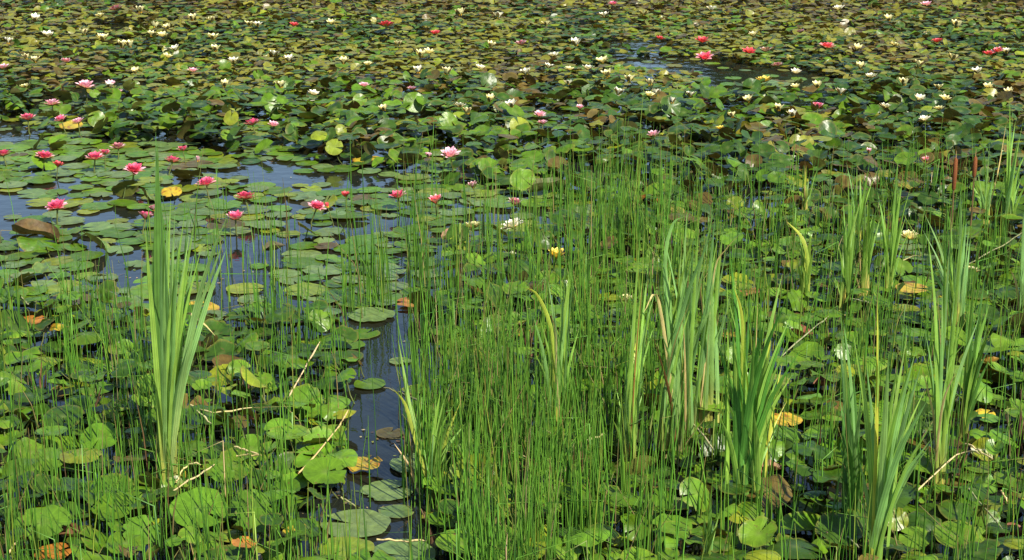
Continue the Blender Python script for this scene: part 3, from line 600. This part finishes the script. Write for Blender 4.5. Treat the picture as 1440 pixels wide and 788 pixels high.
STUBS = [(62, 560, 50, 'dark brown upright stub at left among pads'), (130, 580, 42, 'reddish brown upright stub left of the tallest cattail'), (214, 606, 44, 'brown withered stub touching the tallest cattail'), (344, 552, 34, 'brown split stub right of the tallest cattail'), (1340, 668, 60, 'brown dead stalk between the two yellow-footed cattails'), (1432, 640, 95, 'tall grey-brown stalk at the right border'),
 (612, 760, 60, 'brown stub below the small channel cattail'), (690, 765, 46, 'dark brown stub deep in the central rushes'), (745, 500, 50, 'reddish thin stub in the central rushes'), (1185, 785, 55, 'brown stub beside the foot of the nearest cattail fan'), (590, 470, 40, 'dark dead tuft at the head of the channel')]
for (px, py, hp, lab) in STUBS:
    b = at(px, py); H = hp*pix(b)[2]/FPX/CP; mb = MB()
    for k in range(rng.choice((3, 4, 5))):
        a = Vector((G(0, .012), G(0, .012), -.02)); q = Vector((G(0, .03), G(0, .03), H*U(.6, 1)))
        c = jit(rng.choice(((.10, .05, .025), (.18, .11, .06), (.07, .04, .02))), .25)
        tube(mb, [a, a.lerp(q, .5)+Vector((G(0, .008), 0, 0)), q], [.006, .005, .002], [c]*3, 5)
    o = link('dead_stalk', mb.mesh('dead_stalk', M_STRAW), None, b); tag(o, lab, 'dead stalk', 'brown dead stalks')
DEADL = [(1125, 470, 40, 'brown curled dead leaf under the short stout cattail', (.22, .07, .035)), (1424, 752, 46, 'reddish brown rolled leaf at the lower right corner', (.20, .07, .04)), (100, 752, 44, 'brown curled leaf with white glints, lower left', (.14, .07, .03)), (60, 640, 34, 'rusty brown leaf at the left border', (.26, .10, .03)), (128, 478, 26, 'orange-brown leaf over pads at left', (.34, .14, .03)),
 (1160, 540, 34, 'brown withered leaf left of the dark upright cattail', (.18, .07, .03)), (350, 590, 24, 'small brown leaf beside the bowed straw stem', (.22, .10, .05)), (385, 350, 34, 'dark raised withered leaf in the blue water', (.06, .05, .02)), (50, 330, 70, 'large heap-like dark withered leaf left of the pale-petalled lily', (.09, .06, .02)), (770, 265, 60, 'dark curled leaf edge at the rush border', (.07, .08, .02)), (640, 330, 40, 'pinkish brown curled leaf in the rushes', (.25, .12, .08)), (900, 288, 60, 'flat orange-brown leaf behind the rushes', (.30, .14, .03)), (1210, 700, 30, 'small brown leaf beside the dark upright cattail foot', (.2, .09, .04)), (1085, 660, 40, 'dry brown crumpled leaf beside the yellowed cattail', (.22, .12, .06)), (1390, 510, 40, 'dark gold withered leaf at far right', (.3, .18, .03))]
for (px, py, w, lab, c) in DEADL:
    b = at(px, py, .05); wd = w*pix(b)[2]/FPX; mb = MB(); n, m = 10, 6; ph = U(0, TAU); rows = []
    for i in range(n+1):
        t = i/n; row = []
        for j in range(m+1):
            s = (j/m-.5)*2; hw = .5*math.sin(math.pi*(t*.94+.03))**.6
            a = s*1.25
            row.append(mb.vert(Vector(((t-.5)*wd, math.sin(a)*hw*wd*.55+.02*math.sin(5*t+ph)*wd, (1-math.cos(a))*hw*wd*.7 + .05*wd*math.sin(7*t+3*s+ph))), jit(c, .25)))
        rows.append(row)
    for i in range(n):
        for j in range(m): mb.f.append((rows[i][j], rows[i+1][j], rows[i+1][j+1], rows[i][j+1]))
    o = link('dead_leaf', mb.mesh('dead_leaf', M_DEAD), None, b); o.rotation_euler = (U(-.3, .3), U(-.2, .2), U(-.6, .6)); tag(o, lab, 'dead leaf', 'withered brown leaves')

# ------------------------------------------------------------------ rushes: thousands of thin stems
rush = MB()
RGRN = [((.080, .215, .018), 5), ((.115, .275, .026), 4), ((.045, .135, .015), 2.5), ((.18, .26, .03), 1.2), ((.30, .24, .10), .2), ((.12, .07, .03), .12)]
def dens(px, py):
    n = .5+.5*mnoise.noise(Vector((px*.012, py*.014, 21)))
    wx = px + 70*mnoise.noise(Vector((py*.012, px*.004, 33))) + G(0, 22); wy = py + 22*mnoise.noise(Vector((px*.012, 2, 44))) + G(0, 7)
    d = 0
    if wy > 312:
        if 560 < wx < 900: d = .29 if wy < 430 else .50 if wx < 720 or wy < 540 else .30
        elif wx <= 560: d = .17 if wy > 395 else .07
        else: d = .18 if wy < 520 else .12
        if 900 <= wx < 1120 and wy < 420: d = .34
    elif 268 < wy and 740 < wx < 1140: d = .3
    elif 268 < wy and wx >= 1140: d = .22
    elif 275 < wy and 520 < wx <= 740: d = .16
    if inside(CHANNEL, px, py): d = .02 if px < 585 else .22
    if 560 < px < 665 and py > 690: d *= .25
    return d*(.12+1.7*n*n)
cnt = 0
for _ in range(30000):
    y = math.exp(U(math.log(4.6), math.log(11.6))); x = U(-1, 1)*(.335*y+.5)
    px, py, dep = pix(Vector((x, y, 0)))
    dd = dens(min(1440, max(0, px)), py)
    if rng.random() > dd: continue
    if any(abs(px-fx) < fs*.55 and fy < py < fy+190 for fx, fy, fs in FSPOT) and rng.random() < .8: continue
    for _k in range(rng.choice((1, 1, 2, 3, 5, 7))):
        x2, y2 = x+G(0, .035), y+G(0, .03)
        H = max(.10, G(.36, .14)) if 500 < px < 960 else max(.08, G(.27, .12))
        lean = Vector((G(0, .05), G(0, .05), 0)); b = Vector((x2, y2, -.01)); c = pick(RGRN); c = jit(c, .2)
        if rng.random() < .08: lean = Vector((G(0, .22), G(0, .15), 0)); H *= .75; c = pick(RGRN) if rng.random() < .6 else (.2, .16, .06)
        k = U(.6, 1.5); pts = [b, b+lean*H*.4+Vector((0, 0, H*.5)), b+lean*H*1.3+Vector((0, 0, H))]; tipc = (.26, .17, .06) if rng.random() < .08 else lerp(c, (.2, .30, .04), .25)
        if rng.random() < .06: pts = [b, b+lean*H*.4+Vector((0, 0, H*.62)), b+Vector((G(0, .12), G(0, .06), H*U(.35, .75)))]
        tube(rush, pts, [.0028*k, .0024*k, .0008], [lerp(c, (.10, .10, .02), .15), c, tipc], 3); cnt += 1
o = link('rushes', rush.mesh('rushes', M_RUSH)); tag(o, 'dense thin upright green rush stems growing out of the pond', 'rushes', None, 'stuff')

# ------------------------------------------------------------------ scraps drifting between the pads
fl = MB()
for _ in range(9000):
    y = math.exp(U(math.log(4.6), math.log(13))); x = U(-1, 1)*(.335*y+.5)
    px, py, _d = pix(Vector((x, y, 0))); z = zone(px, py)
    if mnoise.noise(Vector((x*2.2, y*2.2, 81))) < (-.1 if z in ('near', 'mid') else .12): continue
    a = U(0, TAU); L1 = U(.003, .012); W1 = L1*U(.3, .9) if rng.random() < .8 else .0015
    if W1 == .0015: L1 *= 3
    d = Vector((math.cos(a), math.sin(a), 0)); e = Vector((-d.y, d.x, 0)); q = Vector((x, y, .0025+U(0, .0015)))
    c = jit(rng.choice(((.10, .15, .02), (.14, .17, .03), (.16, .11, .05), (.08, .05, .03), (.3, .24, .12))), .3)
    fl.f.append(tuple(fl.vert(q+v, c) for v in (d*L1, d*L1*.3+e*W1, -d*L1, -d*L1*.2-e*W1)))
o = link('floating_scraps', fl.mesh('floating_scraps', M_STRAW, False)); tag(o, 'scattered tiny plant scraps and duckweed drifting between the pads', 'plant scraps', None, 'stuff')

# ------------------------------------------------------------------ far wood mirrored in the water
wood = MB()
for k in range(84):
    cx, cy = U(-42, 42), U(43, 55); H = U(5.0, 6.0); cr = U(2.2, 3.4); gz = 1.0
    tube(wood, [Vector((cx, cy, gz-1)), Vector((cx+U(-.3, .3), cy, gz+H*.5)), Vector((cx+U(-.5, .5), cy, gz+H*.85))], [.22, .16, .05], [(.07, .05, .035)]*3, 6)
    for _i in range(800):
        d = Vector((G(0, 1), G(0, 1), G(0, 1))).normalized()*(U(.45, 1)**.5)
        n3 = 1+.35*mnoise.noise(d*1.7+Vector((k*7, 0, 0)))
        q = Vector((cx, cy, gz+H*.56)) + Vector((d.x*cr*n3, d.y*cr*n3, d.z*H*.42*n3)); s = U(.22, .45)
        a = Vector((G(0, 1), G(0, 1), G(0, 1))).normalized(); bb = a.orthogonal().normalized(); t = jit((.028, .055, .014), .35)
        wood.f.append(tuple(wood.vert(q+v*s, t) for v in (a, bb*.6, -a, -bb*.6)))
o = link('far_wood', wood.mesh('far_wood', M_CROWN, False)); tag(o, 'far wood of leafy trees on the bank beyond the pond', 'wood', None, 'stuff')

# ------------------------------------------------------------------ light
SUN_EL, SUN_AZ = R(45), R(143)      # azimuth clockwise from straight ahead (+Y)
w = bpy.data.worlds.new('World'); scn.world = w; w.use_nodes = True
nt = w.node_tree; bg = nt.nodes['Background']
sky = nt.nodes.new('ShaderNodeTexSky'); sky.sky_type = 'NISHITA'; sky.sun_disc = False
sky.sun_elevation = SUN_EL; sky.sun_rotation = SUN_AZ; sky.air_density = 1.0; sky.dust_density = .4; sky.ozone_density = 2.0
nt.links.new(sky.outputs[0], bg.inputs['Color']); bg.inputs['Strength'].default_value = .105
sl = bpy.data.lights.new('sun', 'SUN'); sl.energy = 5.0; sl.angle = R(.5); sl.color = (1, .93, .80)
so = bpy.data.objects.new('sun', sl); COL.objects.link(so)
D = Vector((math.sin(SUN_AZ)*math.cos(SUN_EL), math.cos(SUN_AZ)*math.cos(SUN_EL), math.sin(SUN_EL)))
so.rotation_euler = (-D).to_track_quat('-Z', 'Y').to_euler(); so.location = (5, 5, 12)
vs = scn.view_settings; vs.view_transform = 'Standard'; vs.look = 'None'; vs.exposure = 1.0; vs.gamma = 1
scn.cycles.max_bounces = 6; scn.cycles.transparent_max_bounces = 4; scn.cycles.diffuse_bounces = 3; scn.cycles.glossy_bounces = 3; scn.cycles.transmission_bounces = 3
print('pads', len(pads), 'rush', cnt, 'mass faces', len(mass.f), 'rush faces', len(rush.f))
